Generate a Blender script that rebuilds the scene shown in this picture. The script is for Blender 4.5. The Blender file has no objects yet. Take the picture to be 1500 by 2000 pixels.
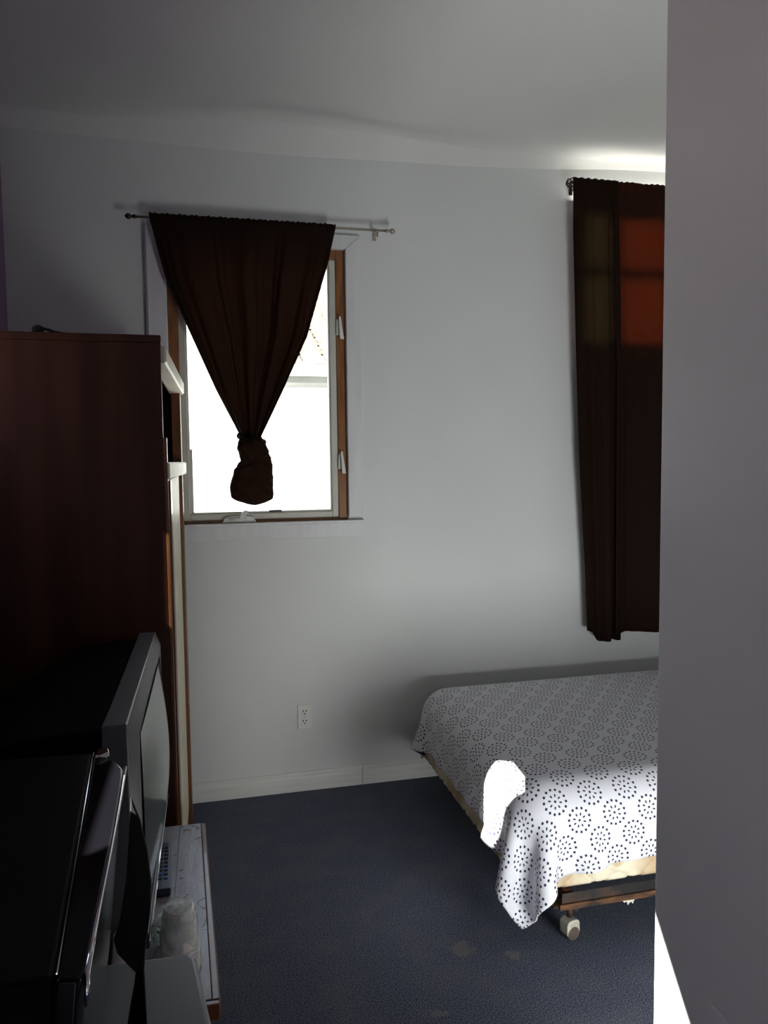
import bpy, bmesh, math, random
import numpy as np
from mathutils import Vector, Matrix, noise as mnoise
random.seed(3)
S = bpy.context.scene
COL = S.collection

# ------------------------------------------------------------------ camera
def set_camera():
    F, yaw, pitch, roll = 1445.0, math.radians(13.3), math.radians(-4.0), math.radians(-0.65)
    f = Vector((math.sin(yaw)*math.cos(pitch), math.cos(yaw)*math.cos(pitch), math.sin(pitch)))
    r = Vector((math.cos(yaw), -math.sin(yaw), 0)); u = r.cross(f)
    r2 = r*math.cos(roll)+u*math.sin(roll); u2 = -r*math.sin(roll)+u*math.cos(roll)
    cd = bpy.data.cameras.new('camera'); co = bpy.data.objects.new('camera', cd); COL.objects.link(co)
    M = Matrix(((r2.x, u2.x, -f.x, 0), (r2.y, u2.y, -f.y, 0), (r2.z, u2.z, -f.z, 1.6), (0, 0, 0, 1)))
    co.matrix_world = M
    cd.sensor_fit = 'VERTICAL'; cd.sensor_height = 36.0; cd.lens = F/2000*36.0
    cd.clip_start = 0.02; cd.clip_end = 200
    S.camera = co
set_camera()

# ------------------------------------------------------------------ light
SUN_DIR = Vector((1.0, 0.15, -0.80)).normalized()      # the way the sunlight travels
EXPOSURE = 0.0
SUN = 60.0
SKY = 6.0
w = bpy.data.worlds.new('world'); S.world = w; w.use_nodes = True
nt = w.node_tree; nt.nodes.clear()
out = nt.nodes.new('ShaderNodeOutputWorld'); bg = nt.nodes.new('ShaderNodeBackground')
tc = nt.nodes.new('ShaderNodeTexCoord'); sx = nt.nodes.new('ShaderNodeSeparateXYZ'); rmp = nt.nodes.new('ShaderNodeValToRGB')
nt.links.new(tc.outputs['Generated'], sx.inputs[0]); nt.links.new(sx.outputs['Z'], rmp.inputs[0])
rmp.color_ramp.elements[0].color = (0.93, 0.955, .98, 1); rmp.color_ramp.elements[1].color = (0.55, 0.72, 1.0, 1)
nt.links.new(rmp.outputs[0], bg.inputs[0]); bg.inputs[1].default_value = SKY
nt.links.new(bg.outputs[0], out.inputs[0])
sl = bpy.data.lights.new('sun', 'SUN'); sl.energy = SUN; sl.angle = math.radians(0.6); sl.color = (1.0, 0.95, 0.88)
so = bpy.data.objects.new('sun', sl); COL.objects.link(so)
so.rotation_euler = SUN_DIR.to_track_quat('-Z', 'Y').to_euler(); so.location = (-6, 0, 6)
# added area lamp, unseen behind the partition, standing in for bounced daylight
al = bpy.data.lights.new('bounce_fill', 'AREA'); al.shape = 'RECTANGLE'; al.size = .55; al.size_y = .86; al.energy = 37; al.color = (.97, 1.0, .97)
ao = bpy.data.objects.new('bounce_fill', al); COL.objects.link(ao); ao.location = (1.34, .72, .31)
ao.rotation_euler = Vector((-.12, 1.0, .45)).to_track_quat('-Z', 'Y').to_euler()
# added area lamps: one brightens the high window, one the ceiling over the curtain
def area(name, loc, dirv, sx, sy, e, col):
    a = bpy.data.lights.new(name, 'AREA'); a.shape = 'RECTANGLE'; a.size = sx; a.size_y = sy; a.energy = e; a.color = col
    o = bpy.data.objects.new(name, a); COL.objects.link(o); o.location = loc; o.rotation_euler = Vector(dirv).to_track_quat('-Z', 'Y').to_euler(); return o
area('window_fill', (2.42, 4.70, 2.50), (0, -1, 0), .6, .5, 150, (1, .97, .9))
area('curtain_top_fill', (2.45, 3.475, 2.955), (-.1, 0, 1), .03, 1.25, 1.7, (1, .97, .88))
vs = S.view_settings; vs.view_transform = 'Standard'; vs.look = 'None'; vs.gamma = 1; vs.use_curve_mapping = False
vs.exposure = EXPOSURE

# ------------------------------------------------------------------ materials
class NT:
    def __init__(s, name):
        s.m = bpy.data.materials.new(name); s.m.use_nodes = True; s.t = s.m.node_tree
        s.b = s.t.nodes['Principled BSDF']
    def n(s, typ, **kw):
        x = s.t.nodes.new(typ)
        for k, v in kw.items():
            if k.startswith('i_'): x.inputs[int(k[2:])].default_value = v
            else: setattr(x, k, v)
        return x
    def l(s, a, b): s.t.links.new(a, b)
    def coord(s, which='Object'):
        return s.n('ShaderNodeTexCoord').outputs[which]
    def math(s, op, a, b=None):
        x = s.n('ShaderNodeMath', operation=op)
        for i, v in enumerate((a, b)):
            if v is None: continue
            if isinstance(v, (int, float)): x.inputs[i].default_value = v
            else: s.l(v, x.inputs[i])
        return x.outputs[0]
def mapping(s, scale):
    mp = s.n('ShaderNodeMapping'); mp.inputs['Scale'].default_value = scale
    s.l(s.coord(), mp.inputs[0]); return mp.outputs[0]
def mat(name, c1, c2=None, rough=0.6, scale=8, stretch=(1, 1, 1), bump=0.0, bscale=None, metal=0.0, detail=4, lo=0.35, hi=0.65, spec=0.5, coat=0.0, dist=0.01):
    s = NT(name); b = s.b
    b.inputs['Roughness'].default_value = rough; b.inputs['Metallic'].default_value = metal
    b.inputs['Specular IOR Level'].default_value = spec; b.inputs['Coat Weight'].default_value = coat
    c2 = c2 or tuple(x*0.88 for x in c1)
    no = s.n('ShaderNodeTexNoise'); no.inputs['Scale'].default_value = scale; no.inputs['Detail'].default_value = detail
    s.l(mapping(s, stretch), no.inputs['Vector'])
    r = s.n('ShaderNodeValToRGB'); r.color_ramp.elements[0].position = lo; r.color_ramp.elements[1].position = hi
    r.color_ramp.elements[0].color = (*c1, 1); r.color_ramp.elements[1].color = (*c2, 1)
    s.l(no.outputs[0], r.inputs[0]); s.l(r.outputs[0], b.inputs['Base Color'])
    if bump:
        n2 = s.n('ShaderNodeTexNoise'); n2.inputs['Scale'].default_value = bscale or scale*4; n2.inputs['Detail'].default_value = 3
        s.l(mapping(s, stretch), n2.inputs['Vector'])
        bp = s.n('ShaderNodeBump'); bp.inputs['Strength'].default_value = bump; bp.inputs['Distance'].default_value = dist
        s.l(n2.outputs[0], bp.inputs['Height']); s.l(bp.outputs[0], b.inputs['Normal'])
    s.ramp = r
    return s
def spots(s, pts, col_in_node):
    pass

M = {}
M['wall'] = mat('wall_paint', (.70, .715, .71), (.67, .685, .68), rough=.55, scale=1.5, bump=.25, bscale=35, dist=.002).m
M['ceil'] = mat('ceiling_paint', (.70, .70, .68), (.67, .67, .65), rough=.6, scale=1.5, bump=.2, bscale=25, dist=.002).m
M['lilac'] = mat('lilac_paint', (.27, .15, .30), (.25, .14, .28), rough=.5, scale=2).m
M['hall'] = mat('hall_wall_paint', (.68, .65, .64), (.65, .62, .61), rough=.45, scale=2.5, bump=.2, bscale=12, dist=.002).m
M['base'] = mat('baseboard_paint', (.72, .73, .70), (.62, .63, .60), rough=.45, scale=6, stretch=(.4, 1, 18), bump=.3, bscale=12, dist=.002).m
M['trim'] = mat('trim_paint', (.74, .745, .76), (.68, .68, .70), rough=.4, scale=5, stretch=(6, 6, .6), bump=.15, bscale=14, dist=.002).m
M['sash'] = mat('sash_vinyl', (.66, .65, .58), (.58, .56, .49), rough=.4, scale=4).m
M['white_plastic'] = mat('white_plastic', (.78, .78, .75), (.74, .74, .70), rough=.3, scale=6).m
M['slot'] = mat('slot_black', (.015, .015, .015), rough=.7).m
M['jambwood'] = mat('varnished_pine', (.30, .12, .035), (.19, .07, .02), rough=.35, scale=6, stretch=(12, 12, 1), coat=.3, bump=.1).m
M['wardwood'] = mat('dark_red_wood', (.058, .021, .010), (.034, .012, .006), rough=.42, scale=3, stretch=(6, 6, .5), spec=.25, bump=.05).m
M['edgewood'] = mat('edge_wood', (.17, .06, .015), (.11, .038, .010), rough=.35, scale=5, stretch=(9, 9, .7), coat=.2).m
M['cream'] = mat('cream_paint', (.70, .65, .50), (.60, .55, .42), rough=.5, scale=7, stretch=(3, .6, 3)).m
M['metal'] = mat('brushed_metal', (.55, .50, .42), (.42, .38, .32), rough=.3, metal=1, scale=10).m
M['bronze'] = mat('dark_bronze', (.10, .07, .05), (.06, .045, .035), rough=.3, metal=1, scale=10).m
M['black_gloss'] = mat('black_gloss', (.003, .003, .004), rough=.16, scale=4, spec=.18).m
M['black_matte'] = mat('black_matte', (.004, .004, .004), rough=.6, scale=4, spec=.04).m
M['black_rubber'] = mat('black_rubber', (.004, .004, .004), rough=.85, scale=4).m
M['chrome'] = mat('chrome', (.75, .74, .76), rough=.12, metal=1, scale=3).m
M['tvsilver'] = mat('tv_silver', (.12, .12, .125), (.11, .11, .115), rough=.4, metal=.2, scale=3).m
M['screen'] = mat('tv_glass', (.10, .12, .11), (.09, .11, .10), rough=.15, scale=2, coat=.5).m
M['tvdark'] = mat('tv_dark_panel', (.03, .035, .04), rough=.3, scale=3).m
M['fridge'] = mat('fridge_enamel', (.24, .245, .25), (.22, .225, .23), rough=.35, scale=3, bump=.1, bscale=90, dist=.001).m
M['mattress'] = mat('mattress_ticking', (.72, .70, .64), (.62, .60, .55), rough=.8, scale=20, bump=.3).m
M['rust'] = mat('rusty_angle_iron', (.17, .075, .03), (.035, .022, .018), rough=.75, metal=.4, scale=14, stretch=(1, 4, 4), bump=.4, bscale=60).m
M['railblack'] = mat('worn_black_rail', (.022, .020, .020), (.10, .05, .03), rough=.5, metal=.5, scale=9, bump=.2, lo=.5, hi=.8).m
M['caster'] = mat('caster_grey', (.50, .48, .40), (.30, .28, .23), rough=.5, scale=30, bump=.2).m
M['wheel'] = mat('caster_wheel', (.09, .06, .05), (.05, .04, .035), rough=.5, scale=20).m
M['remote'] = mat('remote_plastic', (.05, .055, .08), (.04, .045, .07), rough=.4, scale=10).m
M['btn_dark'] = mat('button_dark', (.012, .012, .02), rough=.5).m
M['btn_blue'] = mat('button_blue', (.01, .04, .45), rough=.4).m
M['green'] = mat('green_print', (.03, .25, .07), (.5, .6, .5), rough=.3, scale=40).m
M['concrete'] = mat('concrete', (.55, .54, .51), (.48, .47, .44), rough=.9, scale=3, bump=.2).m
M['stucco'] = mat('stucco', (.80, .78, .74), (.76, .74, .70), rough=.9, scale=8, bump=.2).m
M['fascia'] = mat('fascia', (.10, .10, .09), (.08, .08, .07), rough=.7).m
M['tile'] = mat('roof_tile', (.26, .16, .11), (.36, .27, .21), rough=.8, scale=3, bump=.2).m
M['lining'] = mat('torn_lining', (.70, .66, .58), (.5, .46, .4), rough=.9, scale=20, bump=.3).m

def box_spring_mat():
    s = NT('box_spring_quilt'); b = s.b; b.inputs['Roughness'].default_value = .6
    co = s.coord(); sp = s.n('ShaderNodeSeparateXYZ'); s.l(co, sp.inputs[0])
    no = s.n('ShaderNodeTexNoise'); no.inputs['Scale'].default_value = 9
    s.l(co, no.inputs['Vector'])
    r = s.n('ShaderNodeValToRGB'); r.color_ramp.elements[0].position = .42; r.color_ramp.elements[1].position = .62
    r.color_ramp.elements[0].color = (.70, .63, .48, 1); r.color_ramp.elements[1].color = (.50, .36, .22, 1)
    s.l(no.outputs[0], r.inputs[0]); s.l(r.outputs[0], b.inputs['Base Color'])
    n2 = s.n('ShaderNodeTexNoise'); n2.inputs['Scale'].default_value = 45
    s.l(co, n2.inputs['Vector'])
    bp = s.n('ShaderNodeBump'); bp.inputs['Strength'].default_value = .3; bp.inputs['Distance'].default_value = .005
    s.l(n2.outputs[0], bp.inputs['Height']); s.l(bp.outputs[0], b.inputs['Normal'])
    return s.m
M['boxspring'] = box_spring_mat()

def carpet_mat():
    s = NT('navy_carpet'); b = s.b; b.inputs['Roughness'].default_value = .95; b.inputs['Specular IOR Level'].default_value = .15
    co = s.coord()
    def ns(sc, det=2):
        n = s.n('ShaderNodeTexNoise'); n.inputs['Scale'].default_value = sc; n.inputs['Detail'].default_value = det
        s.l(co, n.inputs['Vector']); return n
    fine = ns(250, 2); r = s.n('ShaderNodeValToRGB')
    r.color_ramp.elements[0].position = .38; r.color_ramp.elements[0].color = (.022, .028, .052, 1)
    r.color_ramp.elements[1].position = .66; r.color_ramp.elements[1].color = (.17, .19, .25, 1)
    s.l(fine.outputs[0], r.inputs[0])
    big = ns(7, 4); r2 = s.n('ShaderNodeValToRGB')
    r2.color_ramp.elements[0].position = .45; r2.color_ramp.elements[0].color = (0, 0, 0, 1)
    r2.color_ramp.elements[1].position = .8; r2.color_ramp.elements[1].color = (.5, .5, .5, 1)
    s.l(big.outputs[0], r2.inputs[0])
    # two tan stains with a shape of their own
    last = r2.outputs[0]
    for (x, y, rad) in ((.77, 2.20, .045), (.92, 2.12, .028), (.60, 1.95, .02)):
        vd = s.n('ShaderNodeVectorMath', operation='DISTANCE'); s.l(co, vd.inputs[0]); vd.inputs[1].default_value = (x, y, 0)
        j = ns(25, 2)
        d = s.math('ADD', vd.outputs['Value'], s.math('MULTIPLY', s.math('SUBTRACT', j.outputs[0], .5), .11))
        mr = s.n('ShaderNodeMapRange'); mr.inputs[1].default_value = rad; mr.inputs[2].default_value = rad*.4
        mr.inputs[3].default_value = 0; mr.inputs[4].default_value = 1; s.l(d, mr.inputs[0])
        last = s.math('ADD', last, mr.outputs[0])
    last = s.math('MINIMUM', s.math('MULTIPLY', last, .30), 1)
    mx = s.n('ShaderNodeMixRGB'); s.l(last, mx.inputs[0]); s.l(r.outputs[0], mx.inputs[1]); mx.inputs[2].default_value = (.26, .23, .18, 1)
    s.l(mx.outputs[0], b.inputs['Base Color'])
    bp = s.n('ShaderNodeBump'); bp.inputs['Strength'].default_value = .12; bp.inputs['Distance'].default_value = .002
    s.l(ns(320, 2).outputs[0], bp.inputs['Height']); s.l(bp.outputs[0], b.inputs['Normal'])
    return s.m
M['carpet'] = carpet_mat()

def curtain_mat(name, tcol):
    s = NT(name); t = s.t
    o = t.nodes['Material Output']; b = s.b
    b.inputs['Roughness'].default_value = .85
    b.inputs['Specular IOR Level'].default_value = .06
    n = s.n('ShaderNodeTexNoise'); n.inputs['Scale'].default_value = 14; s.l(mapping(s, (8, 8, .6)), n.inputs['Vector'])
    r = s.n('ShaderNodeValToRGB'); r.color_ramp.elements[0].color = (.010, .005, .0035, 1); r.color_ramp.elements[1].color = (.018, .009, .006, 1)
    s.l(n.outputs[0], r.inputs[0]); s.l(r.outputs[0], b.inputs['Base Color'])
    tr = s.n('ShaderNodeBsdfTranslucent'); tr.inputs[0].default_value = (*tcol, 1)
    ad = s.n('ShaderNodeAddShader'); s.l(b.outputs[0], ad.inputs[0]); s.l(tr.outputs[0], ad.inputs[1]); s.l(ad.outputs[0], o.inputs[0])
    return s.m
M['curtain'] = curtain_mat('brown_curtain_fabric', (.045, .026, .017))
M['curtain_red'] = curtain_mat('red_brown_curtain_fabric', (.075, .026, .012))
M['curtain_olive'] = curtain_mat('olive_brown_curtain_fabric', (.045, .036, .020))

def glass_mat():
    s = NT('window_glass'); t = s.t; o = t.nodes['Material Output']
    tr = s.n('ShaderNodeBsdfTransparent'); tr.inputs[0].default_value = (.93, .95, .94, 1)
    gl = s.n('ShaderNodeBsdfGlossy'); gl.inputs['Roughness'].default_value = .02
    fr = s.n('ShaderNodeFresnel'); fr.inputs[0].default_value = 1.45
    mx = s.n('ShaderNodeMixShader'); s.l(fr.outputs[0], mx.inputs[0]); s.l(tr.outputs[0], mx.inputs[1]); s.l(gl.outputs[0], mx.inputs[2])
    s.l(mx.outputs[0], o.inputs[0]); t.nodes.remove(s.b); return s.m
M['glass'] = glass_mat()

def plastic_wrap_mat():
    s = NT('clear_wrap'); t = s.t; o = t.nodes['Material Output']; b = s.b
    b.inputs['Base Color'].default_value = (.8, .85, .85, 1); b.inputs['Roughness'].default_value = .12
    n = s.n('ShaderNodeTexNoise'); n.inputs['Scale'].default_value = 45; s.l(s.coord(), n.inputs['Vector'])
    bp = s.n('ShaderNodeBump'); bp.inputs['Strength'].default_value = 1; bp.inputs['Distance'].default_value = .01
    s.l(n.outputs[0], bp.inputs['Height']); s.l(bp.outputs[0], b.inputs['Normal'])
    tr = s.n('ShaderNodeBsdfTransparent'); mx = s.n('ShaderNodeMixShader')
    r = s.n('ShaderNodeValToRGB'); r.color_ramp.elements[0].position = .4; r.color_ramp.elements[1].position = .7
    r.color_ramp.elements[0].color = (.35, .35, .35, 1); r.color_ramp.elements[1].color = (.85, .85, .85, 1)
    s.l(n.outputs[0], r.inputs[0]); s.l(r.outputs[0], mx.inputs[0])
    s.l(tr.outputs[0], mx.inputs[1]); s.l(b.outputs[0], mx.inputs[2]); s.l(mx.outputs[0], o.inputs[0]); return s.m
M['wrap'] = plastic_wrap_mat()

def laminate_mat():
    s = mat('worn_laminate', (.44, .42, .46), (.33, .30, .33), rough=.3, scale=9, stretch=(4, 1, 1), bump=.15, bscale=30, dist=.003)
    co = s.coord()
    wv = s.n('ShaderNodeTexVoronoi', feature='DISTANCE_TO_EDGE'); wv.inputs['Scale'].default_value = 7
    nz = s.n('ShaderNodeTexNoise'); nz.inputs['Scale'].default_value = 5; s.l(co, nz.inputs['Vector'])
    va = s.n('ShaderNodeVectorMath', operation='ADD'); s.l(co, va.inputs[0])
    vsx = s.n('ShaderNodeVectorMath', operation='SCALE'); s.l(nz.outputs[1], vsx.inputs[0]); vsx.inputs['Scale'].default_value = .3
    s.l(vsx.outputs[0], va.inputs[1]); s.l(va.outputs[0], wv.inputs['Vector'])
    mr = s.n('ShaderNodeMapRange'); s.l(wv.outputs[0], mr.inputs[0]); mr.inputs[1].default_value = .006; mr.inputs[2].default_value = .016
    mr.inputs[3].default_value = 1; mr.inputs[4].default_value = 0
    n3 = s.n('ShaderNodeTexNoise'); n3.inputs['Scale'].default_value = 6; s.l(co, n3.inputs['Vector'])
    g = s.math('GREATER_THAN', n3.outputs[0], .52)
    n4 = s.n('ShaderNodeTexNoise'); n4.inputs['Scale'].default_value = 38; n4.inputs['Detail'].default_value = 1; s.l(co, n4.inputs['Vector'])
    sp = s.math('GREATER_THAN', n4.outputs[0], .72)
    k = s.math('MAXIMUM', s.math('MULTIPLY', mr.outputs[0], g), sp)
    mx = s.n('ShaderNodeMixRGB'); s.l(k, mx.inputs[0]); s.l(s.ramp.outputs[0], mx.inputs[1]); mx.inputs[2].default_value = (.05, .035, .03, 1)
    s.l(mx.outputs[0], s.b.inputs['Base Color']); return s.m
M['laminate'] = laminate_mat()

def comforter_mat():
    s = NT('printed_comforter'); b = s.b; b.inputs['Roughness'].default_value = .75; b.inputs['Sheen Weight'].default_value = .1
    b.inputs['Specular IOR Level'].default_value = .25
    uv = s.n('ShaderNodeUVMap'); uv.uv_map = 'UVMap'
    sp = s.n('ShaderNodeSeparateXYZ'); s.l(uv.outputs[0], sp.inputs[0])
    LX, LY = .128, .150
    masks = []
    def cell(off):
        ax = s.math('ADD', sp.outputs[0], off*LX/2); ay = s.math('ADD', sp.outputs[1], off*LY/2)
        fx = s.math('MULTIPLY', s.math('SUBTRACT', s.math('FRACT', s.math('DIVIDE', ax, LX)), .5), LX)
        fy = s.math('MULTIPLY', s.math('SUBTRACT', s.math('FRACT', s.math('DIVIDE', ay, LY)), .5), LY)
        rr = s.math('SQRT', s.math('ADD', s.math('MULTIPLY', fx, fx), s.math('MULTIPLY', fy, fy)))
        an = s.math('ARCTAN2', fy, fx)
        res = []
        for (R, N, rx, ry) in ((.0375, 14, .0042, .0042), (.0185, 8, .0050, .0026), (0, 1, .0040, .0040)):
            if R == 0:
                res.append(s.math('LESS_THAN', rr, rx)); continue
            q = s.math('SUBTRACT', s.math('FRACT', s.math('MULTIPLY', an, N/(2*math.pi))), .5)
            tang = s.math('DIVIDE', s.math('MULTIPLY', q, 2*math.pi/N*R), ry)
            rad = s.math('DIVIDE', s.math('SUBTRACT', rr, R), rx)
            res.append(s.math('LESS_THAN', s.math('ADD', s.math('MULTIPLY', tang, tang), s.math('MULTIPLY', rad, rad)), 1.0))
        a = res[0]
        for x in res[1:]: a = s.math('MAXIMUM', a, x)
        return a
    k = s.math('MAXIMUM', cell(0), cell(1))
    nz = s.n('ShaderNodeTexNoise'); nz.inputs['Scale'].default_value = 350; s.l(uv.outputs[0], nz.inputs['Vector'])
    bp = s.n('ShaderNodeBump'); bp.inputs['Strength'].default_value = .15; bp.inputs['Distance'].default_value = .002
    s.l(nz.outputs[0], bp.inputs['Height']); s.l(bp.outputs[0], b.inputs['Normal'])
    mx = s.n('ShaderNodeMixRGB'); s.l(k, mx.inputs[0]); mx.inputs[1].default_value = (0.70, .70, .755, 1); mx.inputs[2].default_value = (.022, .026, .065, 1)
    s.l(mx.outputs[0], b.inputs['Base Color']); return s.m
M['comforter'] = comforter_mat()
M['navy_back'] = mat('navy_underside', (.03, .035, .06), (.02, .025, .05), rough=.85, scale=20).m

# ------------------------------------------------------------------ helpers
def obj(name, bm, m, parent=None, smooth=False, bevel=0.0, bseg=2, auto=None):
    me = bpy.data.meshes.new(name)
    bmesh.ops.recalc_face_normals(bm, faces=bm.faces[:])
    bm.to_mesh(me); bm.free()
    for x in (m if isinstance(m, (list, tuple)) else [m]): me.materials.append(x)
    if smooth or bevel:
        for p in me.polygons: p.use_smooth = True
    o = bpy.data.objects.new(name, me); COL.objects.link(o)
    if parent is not None: o.parent = parent; o.matrix_parent_inverse = parent.matrix_world.inverted()
    if bevel:
        md = o.modifiers.new('bevel', 'BEVEL'); md.width = bevel; md.segments = bseg; md.limit_method = 'ANGLE'; md.angle_limit = math.radians(40)
        md.harden_normals = True
    return o
def tag(o, label=None, cat=None, group=None, kind=None):
    if label: o['label'] = label
    if cat: o['category'] = cat
    if group: o['group'] = group
    if kind: o['kind'] = kind
    return o
def empty(name, loc, rz=0.0):
    o = bpy.data.objects.new(name, None); COL.objects.link(o); o.empty_display_size = .05
    o.matrix_world = Matrix.Translation(loc) @ Matrix.Rotation(rz, 4, 'Z')
    return o
def bx(bm, x0, x1, y0, y1, z0, z1, mi=0):
    v = [bm.verts.new(p) for p in ((x0,y0,z0),(x1,y0,z0),(x1,y1,z0),(x0,y1,z0),(x0,y0,z1),(x1,y0,z1),(x1,y1,z1),(x0,y1,z1))]
    for f in ((0,3,2,1),(4,5,6,7),(0,1,5,4),(1,2,6,5),(2,3,7,6),(3,0,4,7)):
        bm.faces.new([v[i] for i in f]).material_index = mi
    return v
def box(*a):
    bm = bmesh.new(); bx(bm, *a); return bm
def prism(poly, a0, a1, axis='z', bm=None):
    """poly: 2D points; axis z -> (x,y), axis y -> (x,z), axis x -> (y,z)"""
    bm = bm or bmesh.new()
    def P(p, a):
        return {'z': (p[0], p[1], a), 'y': (p[0], a, p[1]), 'x': (a, p[0], p[1])}[axis]
    A = [bm.verts.new(P(p, a0)) for p in poly]; B = [bm.verts.new(P(p, a1)) for p in poly]
    bm.faces.new(A[::-1]); bm.faces.new(B)
    n = len(poly)
    for i in range(n): bm.faces.new((A[i], A[(i+1) % n], B[(i+1) % n], B[i]))
    return bm
def tube(pts, r, seg=10, bm=None, cap=True):
    bm = bm or bmesh.new(); pts = [Vector(p) for p in pts]; rings = []
    rs = r if isinstance(r, (list, tuple)) else [r]*len(pts)
    up = None
    for i, p in enumerate(pts):
        d = (pts[min(i+1, len(pts)-1)]-pts[max(i-1, 0)]).normalized()
        if up is None: up = d.orthogonal().normalized()
        up = (up-d*up.dot(d)).normalized(); s = d.cross(up)
        rings.append([bm.verts.new(p+(up*math.cos(2*math.pi*k/seg)+s*math.sin(2*math.pi*k/seg))*rs[i]) for k in range(seg)])
    for a, b in zip(rings, rings[1:]):
        for k in range(seg): bm.faces.new((a[k], a[(k+1) % seg], b[(k+1) % seg], b[k]))
    if cap: bm.faces.new(rings[0][::-1]); bm.faces.new(rings[-1])
    return bm
def ball(c, r, bm=None, sz=(1, 1, 1), u=16, v=10):
    bm = bm or bmesh.new()
    bmesh.ops.create_uvsphere(bm, u_segments=u, v_segments=v, radius=r, matrix=Matrix.Translation(c) @ Matrix.Diagonal((*sz, 1)))
    return bm
def lathe(prof, c, seg=24, bm=None):
    bm = bm or bmesh.new(); rings = []
    for r, z in prof:
        rings.append([bm.verts.new((c[0]+r*math.cos(2*math.pi*k/seg), c[1]+r*math.sin(2*math.pi*k/seg), c[2]+z)) for k in range(seg)])
    for a, b in zip(rings, rings[1:]):
        for k in range(seg): bm.faces.new((a[k], a[(k+1) % seg], b[(k+1) % seg], b[k]))
    bm.faces.new(rings[0][::-1]); bm.faces.new(rings[-1]); return bm

W = 3.505      # inner face of the back wall
WT = 0.14
LX0 = -0.82    # left wall
RX1 = 3.6      # right wall
FY = -1.7      # wall behind the camera
CZ = 3.055

# ------------------------------------------------------------------ structure
def grid_surface(x0, x1, y0, y1, nx, ny, zf):
    bm = bmesh.new(); V = []
    for i in range(nx+1):
        row = []
        for j in range(ny+1):
            x = x0+(x1-x0)*i/nx; y = y0+(y1-y0)*j/ny
            row.append(bm.verts.new((x, y, zf(x, y))))
        V.append(row)
    for i in range(nx):
        for j in range(ny): bm.faces.new((V[i][j], V[i+1][j], V[i+1][j+1], V[i][j+1]))
    return bm
bm = box(LX0-WT, RX1+WT, FY-WT, W+WT, -0.10, 0.0)
tag(obj('floor', bm, M['carpet']), 'dark navy blue speckled carpet floor with a few tan stains', kind='structure')

def wall_holes(lo, hi, z0, z1, holes, mk):
    """rect wall split around rectangular holes (a0,a1,z0,z1) in one bmesh"""
    bm = bmesh.new(); xs = sorted({lo, hi, *[h[0] for h in holes], *[h[1] for h in holes]}); zs = sorted({z0, z1, *[h[2] for h in holes], *[h[3] for h in holes]})
    for a, b in zip(xs, xs[1:]):
        for c, d in zip(zs, zs[1:]):
            mx, mz = (a+b)/2, (c+d)/2
            if any(h[0] < mx < h[1] and h[2] < mz < h[3] for h in holes): continue
            mk(bm, a, b, c, d)
    bmesh.ops.remove_doubles(bm, verts=bm.verts[:], dist=1e-5)
    # drop the interior faces shared by neighbouring blocks
    seen = {}
    for f in bm.faces:
        k = tuple(sorted(v.index for v in f.verts)); 
    bm.verts.index_update()
    for f in bm.faces[:]:
        k = tuple(sorted(v.index for v in f.verts)); seen.setdefault(k, []).append(f)
    dead = [f for fs in seen.values() if len(fs) > 1 for f in fs]
    bmesh.ops.delete(bm, geom=dead, context='FACES_ONLY')
    return bm
W1 = (-0.16, 0.652, 1.315, 2.59)
W2 = (1.88, 2.95, 2.19, 2.78)
bm = wall_holes(LX0, RX1, 0, CZ+.1, [W1, W2], lambda bm, a, b, c, d: bx(bm, a, b, W, W+WT, c, d))
tag(obj('wall_back', bm, M['wall']), 'pale grey back wall holding the tied curtain window', kind='structure')

# left wall: lilac, with added unseen openings shaped to throw the bright patches
def left_wall():
    bm = bmesh.new()
    x0, x1 = LX0-WT, LX0
    def poly(p): prism(p, x0, x1, 'x', bm)
    H = CZ+.1
    D1 = .50
    e0, e1 = -1.40, -.95  # added low opening, brings fill light into the hall
    poly([(FY, 0), (e0, 0), (e0, H), (FY, H)])
    poly([(e0, 1.0), (e1, 1.0), (e1, H), (e0, H)])
    poly([(e1, 0), (D1, 0), (D1, H), (e1, H)])
    # opening A: slanted head, rises away from the camera, shaped for the partition's sun strip
    a0, a1, s0, hA, hB = .78, 1.12, 1.66, 1.745, 2.18
    poly([(D1, 0), (a0, 0), (a0, H), (D1, H)])
    poly([(a0, 0), (a1, 0), (a1, s0), (a0, s0)])
    poly([(a0, hA), (a1, hB), (a1, H), (a0, H)])
    b0, b1, c0, c1 = 1.935, 2.194, 1.66, 2.05  # added opening, outline cut to shape the sun patch on the comforter
    poly([(a1, 0), (b0, 0), (b0, H), (a1, H)])
    poly([(b0, 0), (b1, 0), (b1, c0), (b0, c0)])
    poly([(b0, c1), (b0+.05, c1+.04), (b1-.09, c1+.05), (b1-.03, c1+.01), (b1, c1-.02), (b1, H), (b0, H)])
    poly([(b0, c0), (b0+.12, c0), (b0+.085, 1.80), (b0+.035, 1.93), (b0, 1.96)])
    poly([(b1, 0), (W, 0), (W, H), (b1, H)])
    return bm
tag(obj('wall_left', left_wall(), M['lilac']), 'lilac painted left wall behind the wardrobe', kind='structure')
tag(obj('wall_right', box(RX1, RX1+WT, FY, W, 0, CZ+.1), M['wall']), kind='structure')
tag(obj('wall_front', box(LX0-WT, RX1+WT, FY-WT, FY, 0, CZ+.1), M['wall']), kind='structure')
bm = box(.90, 1.02, FY, 1.345, 0, CZ+.1)
for v in bm.verts:      # the old wall end leans a little
    if v.co.y > 1: v.co.y += .004 if v.co.z > 1 else -.002
tag(obj('wall_hall', bm, M['hall'], bevel=.006), 'grey mauve partition wall end in the right foreground', kind='structure')

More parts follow.
